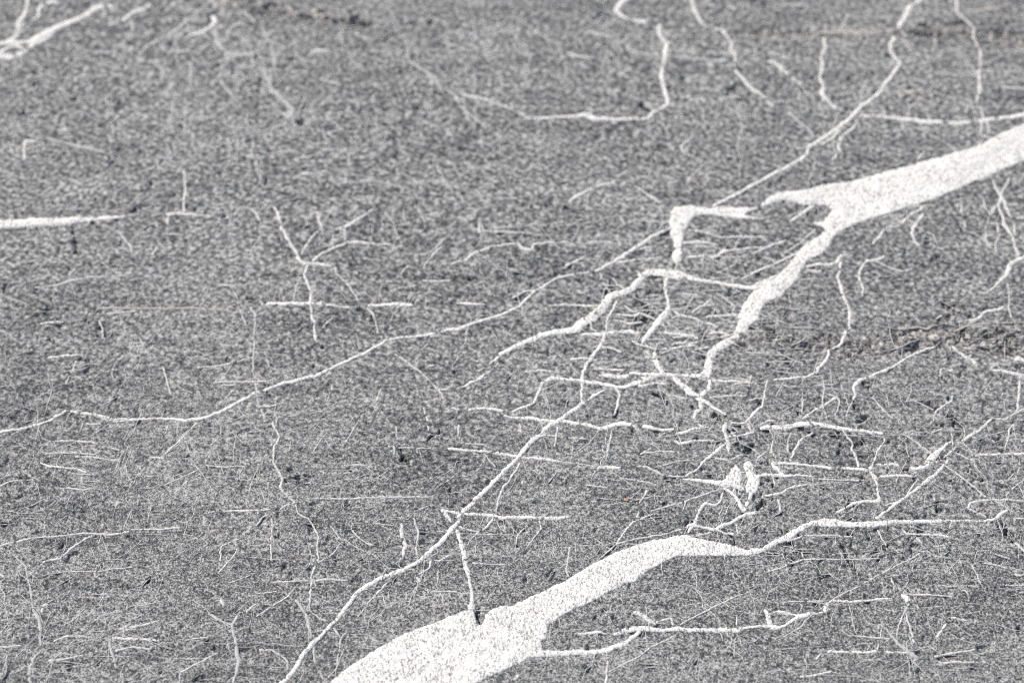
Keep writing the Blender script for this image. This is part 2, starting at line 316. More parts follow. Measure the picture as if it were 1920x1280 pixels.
W -1906,9074,82 -1789,9057,124 -1657,9066,83
W 2002,9635,88 2062,9618,127 2082,9574,102 2058,9497,101 2031,9454,104
W 3233,11177,107 3206,11104,106 3189,11030,108 3189,10885,109
W -2659,11045,152 -2597,10957,151 -2554,10895,144 -2541,10837,71
W 2840,8331,119 2980,8296,159
W 777,10069,175 845,10033,176 924,10002,177
G -1170,11477,152 -951,11502,151 -804,11462,147
W 2117,9208,145 2143,9136,175 2152,9053,136
W 98,8658,131 91,8606,102 32,8527,100 16,8409,65
G -658,10775,136 -535,10851,175 -437,10967,168
W 169,8646,131 178,8586,131 146,8535,103 81,8428,68
W -425,8731,304 -404,8686,274 -364,8626,139
W 1282,10137,178 1352,10151,228 1413,10123,179
W 378,9912,177 464,9926,178 549,9908,133
W -1760,8273,109 -1688,8370,107 -1655,8448,104
W 3219,11351,112 3225,11252,116 3246,11192,133 3302,11291,110
W 1262,9116,125 1361,9107,122 1447,9157,116
W 552,10024,179 655,10002,177 706,9970,128
W 1157,10803,190 1246,10813,237 1300,10823,142
G 3180,12820,149 3257,12720,190 3302,12621,172 3317,12527,162
G -1630,9648,169 -1615,9583,169 -1574,9475,169 -1549,9402,135
W 1848,7978,282 1876,8054,251
W -2652,10311,139 -2549,10324,139 -2463,10334,139
W -3077,10224,138 -2974,10233,184 -2922,10233,137
W 1176,10320,163 1260,10389,163 1315,10435,122
W 2517,11055,152 2475,10996,191 2417,10919,153
W 134,9283,125 218,9305,169 284,9292,126
W 355,10718,175 445,10779,176 499,10813,133
W 2565,7900,125 2497,7799,156
W -1757,8350,96 -1762,8460,103 -1713,8487,79 -1650,8515,79
W 2289,9613,77 2318,9561,117 2377,9475,118 2406,9432,79
G -951,10352,155 -907,10297,147 -887,10228,140 -865,10105,142 -837,10092,128
W 2079,9347,113 2136,9241,143 2126,9199,99
G -619,10646,117 -568,10741,119 -465,10909,160
W -1316,11202,181 -1297,11104,181 -1283,11055,181
W -3599,12989,275 -3575,13045,240 -3542,13091,353
G -2022,9863,133 -1919,9868,134 -1784,9899,89 -1650,9948,89
W -973,8575,104 -905,8495,107 -839,8456,111
G -1283,11055,168 -1344,10967,160 -1407,10813,155
W 2264,8253,102 2281,8195,130 2279,8088,96
W -560,8253,112 -497,8292,140 -488,8350,130
G 2329,7986,98 2344,7892,130 2362,7762,129
W 1124,10482,140 1230,10477,187 1265,10482,139
W 1337,10505,128 1403,10435,127 1469,10366,127
W -1800,7975,103 -1734,7930,105 -1653,7900,108
W 1949,10694,285 2018,10670,237 2056,10694,170
W 1665,8495,114 1748,8523,188 1765,8535,108
G 3063,11351,109 3051,11227,147 3063,11055,148
W -1171,8331,75 -1094,8389,73 -1009,8515,71
W -446,12380,182 -396,12327,165 -369,12230,155
W -341,8606,115 -259,8567,117 -194,8559,119
G 1265,11939,130 1167,11835,190 1201,11757,163
W -575,8234,137 -509,8157,134 -493,8111,65
W 1752,9326,100 1726,9241,133 1720,9166,100
W -1927,7791,75 -1787,7810,112
G -186,13011,151 -116,13068,270 0,13102,223
W 1215,10899,144 1376,10904,144
W 847,10083,135 1003,10083,135
W -1044,9066,124 -895,9066,124
W 735,10380,125 786,10329,178 838,10324,184
W 940,10251,173 889,10288,174 838,10320,176
W 894,9053,81 1012,9091,81 1112,9107,82
W 1637,9262,100 1621,9178,134 1644,9116,106
W 292,9368,136 278,9305,134 267,9208,100
W 2511,8967,100 2475,8909,133 2428,8836,99
W 1350,10105,176 1420,10123,173 1473,10151,127
W -1774,11237,169 -1736,11202,194 -1702,11128,149
W 2595,7937,152 2694,7922,152
W 3331,12097,192 3337,11965,191
W -183,9170,72 -93,9033,107
W 1561,9381,157 1614,9411,163 1665,9419,168
W -2698,10251,139 -2666,10182,137 -2656,10092,103
W -2747,8897,121 -2663,8889,122 -2582,8893,82
W 9,7517,236 46,7553,270
G -94,12241,206 0,12203,198 112,12113,143
G -2065,12915,159 -2048,13057,134 -1982,13102,229 -1921,13074,157
W 3370,10982,110 3373,10789,109
W 984,9626,130 1118,9592,130
G 542,13000,223 734,12944,222
G 384,12776,219 575,12720,219
W 1172,10002,176 1276,10024,176
W -1623,9540,128 -1554,9531,130 -1488,9548,130
W 1479,9402,182 1508,9334,189 1534,9317,124
W 461,8909,123 592,8889,122
G -2330,11177,181 -2322,11006,114 -2206,10996,145
W -2756,8043,116 -2787,8031,173 -2785,7967,127
W -1526,8119,77 -1399,8130,115
W 334,9283,127 468,9275,127
W 1632,8807,169 1644,8747,166 1641,8706,130
G 501,10943,145 698,10933,145 751,10909,94
W 505,10251,106 520,10169,150 555,10151,175
G -716,9199,84 -500,9199,126
G 0,10435,174 88,10491,180 158,10505,185
W -294,9229,126 -167,9224,126
W 553,9347,72 484,9241,73 416,9178,75
G -600,10585,141 -512,10585,188 -406,10585,141
W -370,8397,111 -443,8339,147
G -1466,11553,153 -1248,11593,153
G -2693,7780,113 -2619,7817,113 -2461,7810,74
T 1585,13298,306 1640,13240,305
W 1507,9583,123 1559,9605,129 1626,9592,131
W 2756,9170,84 2818,9136,126 2854,9107,124
W -774,9216,166 -733,9208,173 -738,9145,100
W 838,8868,206 810,8820,137 778,8767,103
G -1441,12803,279 -1307,12803,279
W -1559,8606,106 -1531,8666,112 -1484,8694,119
W 1043,10056,224 1112,10060,175 1134,10083,117
W 2222,8579,105 2266,8460,105
W 3249,12284,116 3255,12150,154
W -1782,10343,140 -1760,10274,140 -1738,10219,105
G 1844,12787,219 1992,12720,218
W -2776,9008,82 -2610,9004,82
G -1368,12500,156 -1214,12446,208
G -1937,9045,82 -2047,8983,82 -2172,8909,82
W 2760,9846,101 2753,9815,202 2741,9775,202
W -439,8280,96 -446,8157,96
W 967,8979,124 1072,8971,124
W -1104,8606,102 -1035,8507,102
W 2913,8401,120 3004,8358,120
W 1099,10775,177 1091,10684,177
W 2289,8759,114 2391,8799,114
W 1045,10105,177 1126,10123,178
W 1117,8527,115 1215,8559,115
G -2805,9912,109 -2822,9824,110 -2852,9705,110
W -2551,9220,80 -2448,9191,120
W 939,8930,123 1037,8909,123
W 2854,8706,119 2898,8666,198
W 975,10251,112 1006,10169,105 987,10133,109
W -2688,9398,128 -2587,9398,128
W 1618,8991,100 1622,8901,133
G 315,9091,83 464,9066,83 523,9049,123
W -1739,8081,128 -1709,8024,159
W 923,9979,139 942,10047,113 984,10060,131
G -223,11104,144 -215,11006,252
W -2166,9128,208 -2259,9132,125
W 2860,11788,157 2803,11706,156
W 1139,10047,174 1209,10069,174
W 2557,9583,86 2673,9505,86
W 66,8950,99 59,8868,99 49,8828,67
W 864,8694,115 781,8654,114
W 1619,10251,179 1535,10297,135
W -845,8626,79 -715,8606,79
G -1161,13000,200 -1042,12915,200
G 2760,8331,105 2796,8234,102 2798,8176,97
W 2630,9326,119 2717,9360,119
W 2548,9722,68 2540,9648,67 2494,9566,68
G -2304,12692,153 -2288,12456,114
W -2833,9484,130 -2884,9458,129 -2905,9437,124
W 2454,8527,145 2486,8468,145
G -1971,13228,230 -1866,13114,183
G -1396,10623,113 -1426,10529,109 -1431,10435,106
G 2463,13182,164 2383,13028,163
W 1538,9802,102 1514,9692,102
W 1332,7956,94 1321,7885,125
W 1846,9583,101 1831,9475,100
W 2764,9326,101 2758,9220,100
G -776,10585,120 -681,10732,121
W -1003,7799,97 -1053,7873,98
W 1527,9116,147 1598,9178,110
G 997,10813,139 853,10765,138
W -2167,9390,106 -2183,9317,141
G -1804,12203,107 -1656,12246,160
G 774,10505,177 705,10552,124 671,10623,115
W 50,9390,135 57,9313,134
G -2235,11452,145 -2259,11604,146
W 1816,7699,96 1774,7652,128
G 2609,8142,77 2704,8138,117 2725,8100,71
W -336,9381,101 -341,9283,101
W 1361,9229,117 1413,9258,156
W 610,10576,115 650,10491,114
W 1074,8799,99 1044,8719,99
G 2549,8452,115 2664,8476,115
G 803,10871,142 929,10899,142
W -2707,9411,70 -2720,9326,105
G -1521,8043,111 -1572,8005,104 -1577,7948,96
W 2802,8735,203 2845,8706,162
W 2185,7873,93 2162,7799,93
W -476,9661,131 -408,9670,131
W -548,9859,177 -497,9859,177
W 2160,9574,102 2126,9497,67 2115,9454,67
W 1383,9368,78 1430,9313,117
G -1831,9390,68 -1834,9305,72 -1891,9220,76
W -2942,13217,263 -2886,13275,158
W 1630,10422,127 1539,10366,84
G -2421,12803,169 -2307,12820,169
G -2951,13085,286 -2869,13114,229
W 861,9984,159 894,9944,159
W -388,9518,125 -331,9497,125
G -1129,11055,144 -1117,10948,143
W 281,9012,71 224,8930,71
W 584,10661,183 594,10623,141 583,10599,112
G -1691,8195,77 -1567,8253,77
W 2802,9824,297 2837,9832,212
G -1232,10182,120 -1167,10274,120
G -1768,9683,79 -1860,9553,78
G -1996,8971,76 -2084,8848,75
G 2620,11084,145 2519,11074,145
W 1045,10265,127 1099,10297,127
G 1795,12300,234 1851,12230,187
G -2775,13114,155 -2751,13023,193
G -833,9670,106 -863,9561,105
G -2416,9199,73 -2450,9116,71 -2457,9053,68
W 2152,7762,92 2138,7707,92
G 2044,12391,151 2015,12257,113
G -1202,11006,108 -1196,10885,107
W 2769,10265,121 2818,10297,121
G -3366,10765,160 -3306,10718,160
G -1187,9283,73 -1247,9157,72
W 2877,10297,125 2907,10251,124
G -3181,12002,158 -3096,12002,158
W 2683,8634,96 2661,8586,96
W 1368,8889,131 1359,8852,131
G -722,9368,101 -726,9283,101
G -1938,10552,140 -1832,10548,93
W 1415,9012,165 1445,9012,165
W 1218,10251,104 1216,10196,104
W 2962,9988,133 2987,9970,178
G -1865,9705,132 -1771,9714,88
G -2375,10885,120 -2404,10813,119
W -86,9881,113 -110,9846,113
W 1748,8409,99 1755,8370,99
W 1211,10813,83 1177,10861,83
G 3079,8971,68 3117,9012,68"""
BROAD = """upper broad|5497,13000 4942,12720 4319,12418 3950,12230 3629,12081 3468,12002 3264,11861 3069,11773 2876,11706 2722,11644 2582,11604 2343,11517 2194,11487 2044,11441 1969,11416 1859,11406 1784,11381 1730,11331 1686,11271 1741,11281 1798,11311 1854,11336 1907,11311 1977,11286 2068,11291 2133,11281 2173,11242 2139,11182 2110,11133 2019,11123 2098,11079 2113,11045 2081,11006 2025,10972 1936,10895 1898,10813 1815,10703 1749,10623 1658,10576 1574,10482 1536,10426 1496,10343 1475,10288 1483,10251 1450,10160 1419,10105 1348,10069 1304,10033 1256,9970 1242,9890 1239,9846 1203,9802 1263,9766 1286,9824 1294,9912 1286,9957 1327,10002 1397,10033 1445,10087 1490,10137 1500,10069 1518,10137 1502,10169 1546,10205 1572,10228 1602,10260 1652,10389 1686,10422 1776,10449 1801,10505 1893,10604 1932,10703 1969,10770 2075,10842 2139,10928 2163,10991 2248,11065 2324,11114 2494,11187 2682,11262 2872,11336 3125,11477 3302,11573 3580,11732 3938,11903 4304,12097 4930,12446
hooked|1095,11262 1197,11281 1269,11271 1341,11252 1396,11271 1486,11262 1595,11262 1674,11252 1610,11222 1572,11192 1679,11168 1660,11153 1516,11163 1374,11192 1265,11192 1228,11177 1201,11128 1168,11045 1139,10957 1136,10885 1143,10813 1130,10765 1080,10765 1069,10823 1093,10885 1082,10957 1068,11055 1064,11128 1074,11212
lower broad|-1974,6790 -1636,7064 -1346,7274 -1080,7470 -962,7589 -842,7688 -689,7799 -566,7862 -410,7930 -285,7994 -240,8012 -231,8050 -224,7967 -208,7892 -176,7892 -161,7960 -139,7990 -79,8024 0,8035 95,8081 159,8111 239,8157 319,8203 384,8253 465,8311 530,8350 644,8417 742,8460 857,8499 971,8527 1069,8547 1100,8519 1196,8499 1308,8468 1371,8452 1418,8428 1516,8448 1567,8487 1651,8535 1720,8586 1788,8626 1904,8658 2001,8650 2081,8634 2212,8642 2343,8650 2571,8654 2734,8650 2896,8650 2895,8638 2732,8638 2569,8630 2340,8622 2208,8598 2078,8594 1948,8598 1819,8606 1751,8563 1682,8507 1615,8476 1547,8428 1481,8401 1416,8393 1255,8385 1094,8385 997,8385 931,8350 849,8300 800,8261 750,8215 734,8195 670,8188 605,8138 508,8081 459,8043 380,8012 316,7975 268,7937 220,7892 204,7836 204,7806 169,7780 181,7736 203,7677 93,7670 47,7633 -16,7597 -124,7542 -247,7470 -491,7345 -822,7168 -1208,6995 -1617,6824
left blotch|1292,8938 1319,8958 1348,9000 1360,9041 1392,9066 1406,9033 1421,9000 1414,8950 1405,8909 1430,8885 1413,8872 1366,8905 1303,8901
right blotch|1445,9074 1470,9095 1491,9066 1496,8991 1529,8983 1525,8930 1504,8860 1445,8856 1440,8881 1456,8930 1482,8983 1471,9012 1449,9024"""
CRACKS = """809,10505,162 852,10426,236 881,10343,285 876,10205,174
1745,10024,186 1777,9890,188 1797,9846,118
2152,9979,123 2190,9912,245
2178,9548,155 2200,9497,283 2231,9471,169
2185,9411,162 2221,9428,292 2239,9475,135
2188,9368,126 2219,9343,167
2557,9583,88 2644,9548,218 2685,9514,171
2724,9479,261 2779,9454,410 2788,9390,294 2806,9317,371
1812,9368,379 1851,9343,335 1901,9305,208
2231,9178,164 2261,9149,123
1411,9216,205 1449,9187,295 1473,9208,153
1450,9157,155 1478,9178,219 1508,9229,176
1430,9258,122 1471,9275,123
1280,9462,208 1345,9411,166
1394,9381,171 1443,9368,214
1570,9355,341 1609,9343,213
1549,8848,130 1539,8787,131 1508,8719,133
-1003,10352,236 -977,10315,267 -951,10260,149
-452,9326,278 -495,9283,197 -524,9250,117
2985,8634,187 3015,8567,296 3039,8499,329
1993,8448,250 2025,8370,179 2052,8311,144 2085,8249,181
-2955,11114,143 -2920,10909,212 -2903,10823,211
-3004,10105,200 -2927,10042,120
-1187,13148,277 -1136,13125,445 -1109,13057,295
-1807,13286,490 -1779,13269,326
-1559,13182,341 -1500,13171,284
-1405,13217,336 -1345,13194,336
-1264,13125,345 -1235,13091,295
2980,13068,282 3024,13040,500 3076,12989,328
3113,12972,277 2973,12932,221
3364,12966,343 3430,12944,343
3299,10142,337 3236,10105,475 3174,10033,299
3639,13000,414 3676,12932,361
3068,10151,328 3087,10105,245
2624,10047,485 2567,10002,406 2511,9961,244
2390,10123,267 2422,10096,266
2076,10105,271 2142,10069,315
1491,10033,348 1448,10015,217
-209,7982,162 -196,7945,257 -186,7907,192
-3435,12177,259 -3429,12155,185
-2781,12273,243 -2752,12251,194
-1496,12071,333 -1472,12049,190
-1224,12665,203 -1189,12566,162
-1059,12659,314 -1032,12643,262
955,11809,157 968,11747,235
1024,11871,154 1033,11809,154
896,12251,318 926,12241,265
1199,12544,271 1225,12533,271
-547,12887,271 -493,12859,216
2397,12527,137 2421,12462,183
1854,11851,150 1903,11809,249
3181,10352,229 3074,10334,183
-1740,10445,191 -1717,10408,267
-3127,10288,257 -3094,10269,171
2491,7663,221 2463,7688,184
-710,9208,204 -680,9107,174 -657,9091,275
2081,11222,141 2119,11242,141
1589,10329,191 1562,10288,191
924,10297,106 912,10251,142
853,10251,183 838,10320,147
1758,9540,121 1807,9475,121
1393,8807,107 1428,8848,108
-2347,8527,199 -2335,8535,199
2056,10694,142 2004,10718,142
910,9635,166 949,9600,247 975,9574,123
2626,8706,112 2608,8747,112
355,11276,179 451,11163,223
2903,10366,282 2829,10389,329
2998,10343,123 3025,10274,164
-1912,13217,228 -1793,13194,400 -1676,13182,286
-1616,13165,285 -1479,13142,456 -1401,13137,228
-1354,13137,281 -1243,13102,454 -1049,13091,507 -1008,13045,249
-1190,13217,244 -1128,13137,389
-1781,13309,329 -1720,13275,274
2844,12989,286 2977,12966,400 3089,12932,285
3223,13085,332 3304,13114,333
3490,13045,341 3561,13000,454
3392,12887,285 3505,12865,341
1901,13057,227 1957,13034,283
1866,10069,177 1915,10033,265
2028,10151,190 2054,10047,226
2200,9944,215 2289,9979,259
2493,10123,219 2566,10151,175
2730,10069,224 2778,10033,269
2872,10105,216 2945,10137,260
3015,10002,176 3104,10024,265
3159,10182,268 3190,10151,223
3256,10002,212 3304,10024,255
2508,11706,137 2538,11644,182
975,10251,120 1011,10297,160
-905,10251,164 -862,10205,123
-2588,11227,200 -2528,11242,350
1646,9890,123 1684,9837,164
1149,9540,159 1187,9488,119"""
SEAMS = """1469,10069,1040 1696,10105,1200 1866,10069,1360 2207,10015,1760 2558,10078,2080 2908,10114,1600 3184,10105,2320 3352,10069,2560
-2074,13298,800 -1838,13286,1120 -1558,13171,1200 -1165,13085,1360 -1028,13068,720
1549,13011,640 1857,12989,800 2322,12989,800 2784,12972,640 3019,13000,1360 3362,12955,1520 3725,12921,1760
-1821,10398,480 -1699,10408,560
-3173,10288,800 -2956,10224,560
2758,12348,640 3019,12310,1040
2938,10366,800 2785,10251,880"""

def parse(s):
    return np.array([[float(c) for c in p.split(',')] for p in s.split()])

rng = np.random.default_rng(7)
TAB = np.random.default_rng(3).random((8, 512, 512)).astype(np.float32)

def vnoise(x, y, s, k):
    """smooth value noise, mean 0, range about +-1; s = cell size in metres"""
    fx, fy = x / s + 1000.3 * (k + 1), y / s + 777.7 * (k + 2)
    ix, iy = np.floor(fx).astype(np.int64), np.floor(fy).astype(np.int64)
    tx, ty = fx - ix, fy - iy
    tx, ty = tx * tx * (3 - 2 * tx), ty * ty * (3 - 2 * ty)
    t = TAB[k % 8]
    a, b = t[iy & 511, ix & 511], t[iy & 511, (ix + 1) & 511]
    c, d = t[(iy + 1) & 511, ix & 511], t[(iy + 1) & 511, (ix + 1) & 511]
    return ((a * (1 - tx) + b * tx) * (1 - ty) + (c * (1 - tx) + d * tx) * ty) * 2 - 1

def low(x, y):
    """relief shared by the rock and the veins set in it"""
    ridge = 0.00019 * vnoise(x * 0.28, y, 0.0042, 0) + 0.00018 * vnoise(x * 0.35, y, 0.0023, 1) + 0.00016 * vnoise(x, y, 0.0075, 2)
    return ((0.5 + 0.5 * vnoise(x, y, 0.06, 3)) * ridge + 0.0012 * vnoise(x, y, 0.17, 0) + 0.0006 * vnoise(x, y, 0.055, 1) + 0.00028 * vnoise(x, y, 0.017, 2)
            + 0.00012 * vnoise(x, y, 0.007, 3))

def seg_field(x, y, lines, reach):
    """max over lines of falloff(distance / half width)"""
    f = np.zeros_like(x)
    for L in lines:
        P = L[:, :2] * 1e-4
        Wd = L[:, 2] * 1e-5 * 0.5 * reach
        m0 = P.min(0) - Wd.max(); m1 = P.max(0) + Wd.max()
        # rows and columns of the grid touched
        cs = np.where((xs >= m0[0] - 0.004) & (xs <= m1[0] + 0.004))[0]
        rs = np.where((ys >= m0[1] - 0.004) & (ys <= m1[1] + 0.004))[0]
        if len(cs) == 0 or len(rs) == 0:
            continue
        sl = np.s_[rs[0]:rs[-1] + 1, cs[0]:cs[-1] + 1]
        xx, yy = x[sl], y[sl]
        best = f[sl]
        for i in range(len(P) - 1):
            d = P[i + 1] - P[i]
            t = ((xx - P[i, 0]) * d[0] + (yy - P[i, 1]) * d[1]) / max(d @ d, 1e-12)
            t = np.clip(t, 0, 1)
            dist = np.hypot(xx - P[i, 0] - t * d[0], yy - P[i, 1] - t * d[1])
            w = Wd[i] * (1 - t) + Wd[i + 1] * t
            best = np.maximum(best, np.clip(1 - dist / np.maximum(w, 1e-5), 0, 1))
        f[sl] = best
    return f

# ------------------------------------------------------------ materials
def node(nt, kind, **kw):
    n = nt.nodes.new(kind)
    for k, v in kw.items():
        if k in n.inputs:
            n.inputs[k].default_value = v
        else:
            setattr(n, k, v)
    return n

def mathn(nt, op, a, b=None):
    n = nt.nodes.new("ShaderNodeMath"); n.operation = op
    for i, v in enumerate((a, b)):
        if v is None: continue
        if isinstance(v, (int, float)): n.inputs[i].default_value = v
        else: nt.links.new(v, n.inputs[i])
    return n.outputs[0]

def mixc(nt, fac, a, b, mode='MIX'):
    n = nt.nodes.new("ShaderNodeMix"); n.data_type = 'RGBA'; n.blend_type = mode
    for s, v in ((n.inputs[0], fac), (n.inputs[6], a), (n.inputs[7], b)):
        if hasattr(v, 'links'): nt.links.new(v, s)
        else: s.default_value = v
    return n.outputs[2]

def ramp(nt, src, stops):
    n = nt.nodes.new("ShaderNodeValToRGB")
    el = n.color_ramp.elements
    while len(el) < len(stops): el.new(0.5)
    for e, (p, c) in zip(el, stops):
        e.position = p; e.color = (c[0], c[1], c[2], 1) if not isinstance(c, (int, float)) else (c, c, c, 1)
    nt.links.new(src, n.inputs[0])
    return n.outputs[0]

def base_mat(name, rough):
    m = bpy.data.materials.new(name); m.use_nodes = True
    nt = m.node_tree
    b = nt.nodes["Principled BSDF"]
    b.inputs["Roughness"].default_value = rough
    b.inputs["Specular IOR Level"].default_value = 0.25
    tc = nt.nodes.new("ShaderNodeTexCoord")
    return m, nt, b, tc.outputs["Object"]

def noise(nt, vec, scale, detail=2.0, rough=0.6, off=(0, 0, 0), sc=(1, 1, 1), rot=0):
    mp = node(nt, "ShaderNodeMapping")
    mp.inputs["Location"].default_value = off
    mp.inputs["Scale"].default_value = sc
    mp.inputs["Rotation"].default_value = (0, 0, rot)
    nt.links.new(vec, mp.inputs[0])
    n = node(nt, "ShaderNodeTexNoise", Scale=scale, Detail=detail, Roughness=rough)
    nt.links.new(mp.outputs[0], n.inputs["Vector"])
    return n.outputs["Fac"]

def rock_material():
    m, nt, b, vec = base_mat("rock", 0.85)
    g1 = noise(nt, vec, 820, 2, 0.8)
    g2 = noise(nt, vec, 1500, 1, 0.7, off=(3, 1, 0))
    g3 = noise(nt, vec, 360, 2, 0.6, off=(7, 5, 0), sc=(0.9, 1.0, 1), rot=0.5)
    fine = mathn(nt, 'ADD', mathn(nt, 'MULTIPLY', g1, 0.70), mathn(nt, 'MULTIPLY', g2, 0.30))
    # the beds further back are coarser grained
    sp = nt.nodes.new("ShaderNodeSeparateXYZ"); nt.links.new(vec, sp.inputs[0])
    bed = mathn(nt, 'ADD', sp.outputs[1], mathn(nt, 'MULTIPLY', noise(nt, vec, 6, 3, 0.6, off=(1, 1, 0)), 0.25))
    mr = nt.nodes.new("ShaderNodeMapRange"); nt.links.new(bed, mr.inputs[0])
    for i, x in enumerate((0.95, 1.30, 0.22, 0.70)): mr.inputs[i + 1].default_value = x
    mx = nt.nodes.new("ShaderNodeMix"); nt.links.new(mr.outputs[0], mx.inputs[0])
    nt.links.new(fine, mx.inputs[2]); nt.links.new(g3, mx.inputs[3])
    kc = nt.nodes.new("ShaderNodeMapRange"); nt.links.new(bed, kc.inputs[0])
    for i, x in enumerate((0.95, 1.30, 1.28, 0.80)): kc.inputs[i + 1].default_value = x
    v = mathn(nt, 'ADD', mathn(nt, 'MULTIPLY', mathn(nt, 'SUBTRACT', mx.outputs[0], 0.5), kc.outputs[0]), 0.497)
    big = noise(nt, vec, 9, 4, 0.6, off=(2, 9, 0))
    mid = noise(nt, vec, 55, 3, 0.6, off=(5, 2, 0), sc=(0.22, 1.7, 1))
    v = mathn(nt, 'ADD', v, mathn(nt, 'MULTIPLY', mathn(nt, 'SUBTRACT', big, 0.5), 0.10))
    v = mathn(nt, 'ADD', v, mathn(nt, 'MULTIPLY', mathn(nt, 'SUBTRACT', mid, 0.5), 0.13))
    col = ramp(nt, v, [(0.385, (0.028, 0.0295, 0.033)), (0.446, (0.100, 0.1035, 0.108)), (0.498, (0.194, 0.198, 0.202)),
                       (0.545, (0.305, 0.307, 0.301)), (0.605, (0.57, 0.57, 0.555))])
    # tan weathering crust along the open seams
    at = nt.nodes.new("ShaderNodeAttribute"); at.attribute_name = "crust"
    tan = mixc(nt, noise(nt, vec, 210, 2, 0.6), (1.0, 0.98, 0.96, 1), (1.32, 1.24, 1.18, 1))
    tinted = mixc(nt, 1.0, col, tan, 'MULTIPLY')
    col = mixc(nt, at.outputs["Fac"], col, tinted)
    # faint rusty grains
    fl = noise(nt, vec, 170, 2, 0.6, off=(11, 4, 0))
    flm = ramp(nt, fl, [(0.66, 0.0), (0.74, 0.35)])
    col = mixc(nt, flm, col, (0.36, 0.27, 0.215, 1))
    nt.links.new(col, b.inputs["Base Color"])
    bp = node(nt, "ShaderNodeBump", Strength=0.9, Distance=0.0008)
    nt.links.new(v, bp.inputs["Height"])
    nt.links.new(bp.outputs[0], b.inputs["Normal"])
    return m

def vein_material(name, white, fleck, amount, tint=(1, 1, 1)):
    m, nt, b, vec = base_mat(name, 0.7)
    f1 = noise(nt, vec, 520, 3, 0.75, off=(1, 3, 0), sc=(1.5, 0.75, 1), rot=-0.5)
    f2 = noise(nt, vec, 1300, 2, 0.7, off=(4, 1, 0))
    f3 = noise(nt, vec, 75, 4, 0.65, off=(6, 2, 0), sc=(1.3, 0.8, 1), rot=-0.5)
    v = mathn(nt, 'ADD', mathn(nt, 'MULTIPLY', f1, 0.60), mathn(nt, 'MULTIPLY', f2, 0.40))
    v = mathn(nt, 'ADD', v, mathn(nt, 'MULTIPLY', mathn(nt, 'SUBTRACT', f3, 0.5), 0.16))
    a = 0.5 - amount
    w = tuple(white * t for t in tint)
    f = tuple(fleck * t for t in tint)
    mid = tuple(0.72 * x + 0.28 * y for x, y in zip(w, f))
    col = ramp(nt, v, [(a - 0.07, f), (a, mid), (a + 0.045, w), (0.75, tuple(min(0.93, 1.08 * x) for x in w))])
    nt.links.new(col, b.inputs["Base Color"])
    bp = node(nt, "ShaderNodeBump", Strength=0.3, Distance=0.0005)
    nt.links.new(v, bp.inputs["Height"])
    nt.links.new(bp.outputs[0], b.inputs["Normal"])
    return m

ROCK = rock_material()
WHITE = vein_material("vein_white", 0.87, 0.22, 0.020, (1.0, 0.988, 0.955))
THIN = vein_material("vein_thin_white", 0.78, 0.26, 0.02, (1.0, 0.988, 0.955))
HAIR = vein_material("vein_hair_white", 0.66, 0.22, 0.03, (1.0, 0.99, 0.96))
PALE = vein_material("vein_pale_grey", 0.52, 0.2, 0.03)
TAN = vein_material("vein_tan", 0.46, 0.24, 0.03, (1.0, 0.93, 0.87))

# ------------------------------------------------------------ mesh helpers
def mesh_object(name, verts, faces, mat, parent=None, smooth=True):
    """verts Nx3, faces: list of (M,k) int arrays"""
    me = bpy.data.meshes.new(name)
    me.vertices.add(len(verts))
    me.vertices.foreach_set("co", np.asarray(verts, dtype=np.float32).ravel())
    fl = [np.asarray(f, dtype=np.int32) for f in faces if len(f)]
    tot = sum(f.size for f in fl); nf = sum(len(f) for f in fl)
    me.loops.add(tot); me.polygons.add(nf)
    me.loops.foreach_set("vertex_index", np.concatenate([f.ravel() for f in fl]))
    sizes = np.concatenate([np.full(len(f), f.shape[1], dtype=np.int32) for f in fl])
    starts = np.concatenate([[0], np.cumsum(sizes)[:-1]]).astype(np.int32)
    me.polygons.foreach_set("loop_start", starts)
    me.polygons.foreach_set("loop_total", sizes)
    me.update(calc_edges=True)
    me.polygons.foreach_set("use_smooth", np.full(nf, smooth))
    me.materials.append(mat)
    o = bpy.data.objects.new(name, me)
    scene.collection.objects.link(o)
    if parent: o.parent = parent
    return o

# ------------------------------------------------------------ the rock face
def axis(a, b, step, lo, hi):
    core = np.arange(a, b + step / 2, step)
    out_, s, p = [], step, b
    while p < hi:
        s *= 1.12; p += s; out_.append(p)
    in_, s, p = [], step, a
    while p > lo:
        s *= 1.12; p -= s; in_.append(p)
    return np.concatenate([in_[::-1], core, out_])

cracks = [parse(l) for l in CRACKS.splitlines()]
for i in range(280):                                      # short open cracks between the grains
    if i % 3: cx, cy = rng.uniform(0.08, 0.36), rng.uniform(0.84, 1.06)
    else: cx, cy = rng.uniform(-0.36, 0.36), rng.uniform(0.76, 1.33)
    a = rng.choice([-0.75, -1.0, 0.0, 0.5, -0.5]) + rng.normal(0, 0.2); L = rng.gamma(2.5, 12); w = rng.uniform(70, 150)
    m = rng.normal(0, 0.12 * L)
    cracks.append(np.array([[cx * 1e4 - L * math.cos(a), cy * 1e4 - L * math.sin(a), w * 0.5],
                            [cx * 1e4 + m, cy * 1e4 + m, w],
                            [cx * 1e4 + L * math.cos(a), cy * 1e4 + L * math.sin(a), w * 0.5]]))
seams = [parse(l) for l in SEAMS.splitlines()]
xs = axis(-0.40, 0.40, 0.00072, -1.6, 1.6)
ys = axis(0.72, 1.37, 0.00092, -0.1, 3.0)
X, Y = np.meshgrid(xs, ys)
crust = seg_field(X, Y, seams, 1.5)
crust = np.clip(crust * 1.3 + 0.5 * vnoise(X, Y, 0.006, 4) * (crust > 0), 0, 1)
wx = X + 0.0009 * vnoise(X, Y, 0.0035, 5) + 0.0005 * vnoise(X, Y, 0.0014, 6)
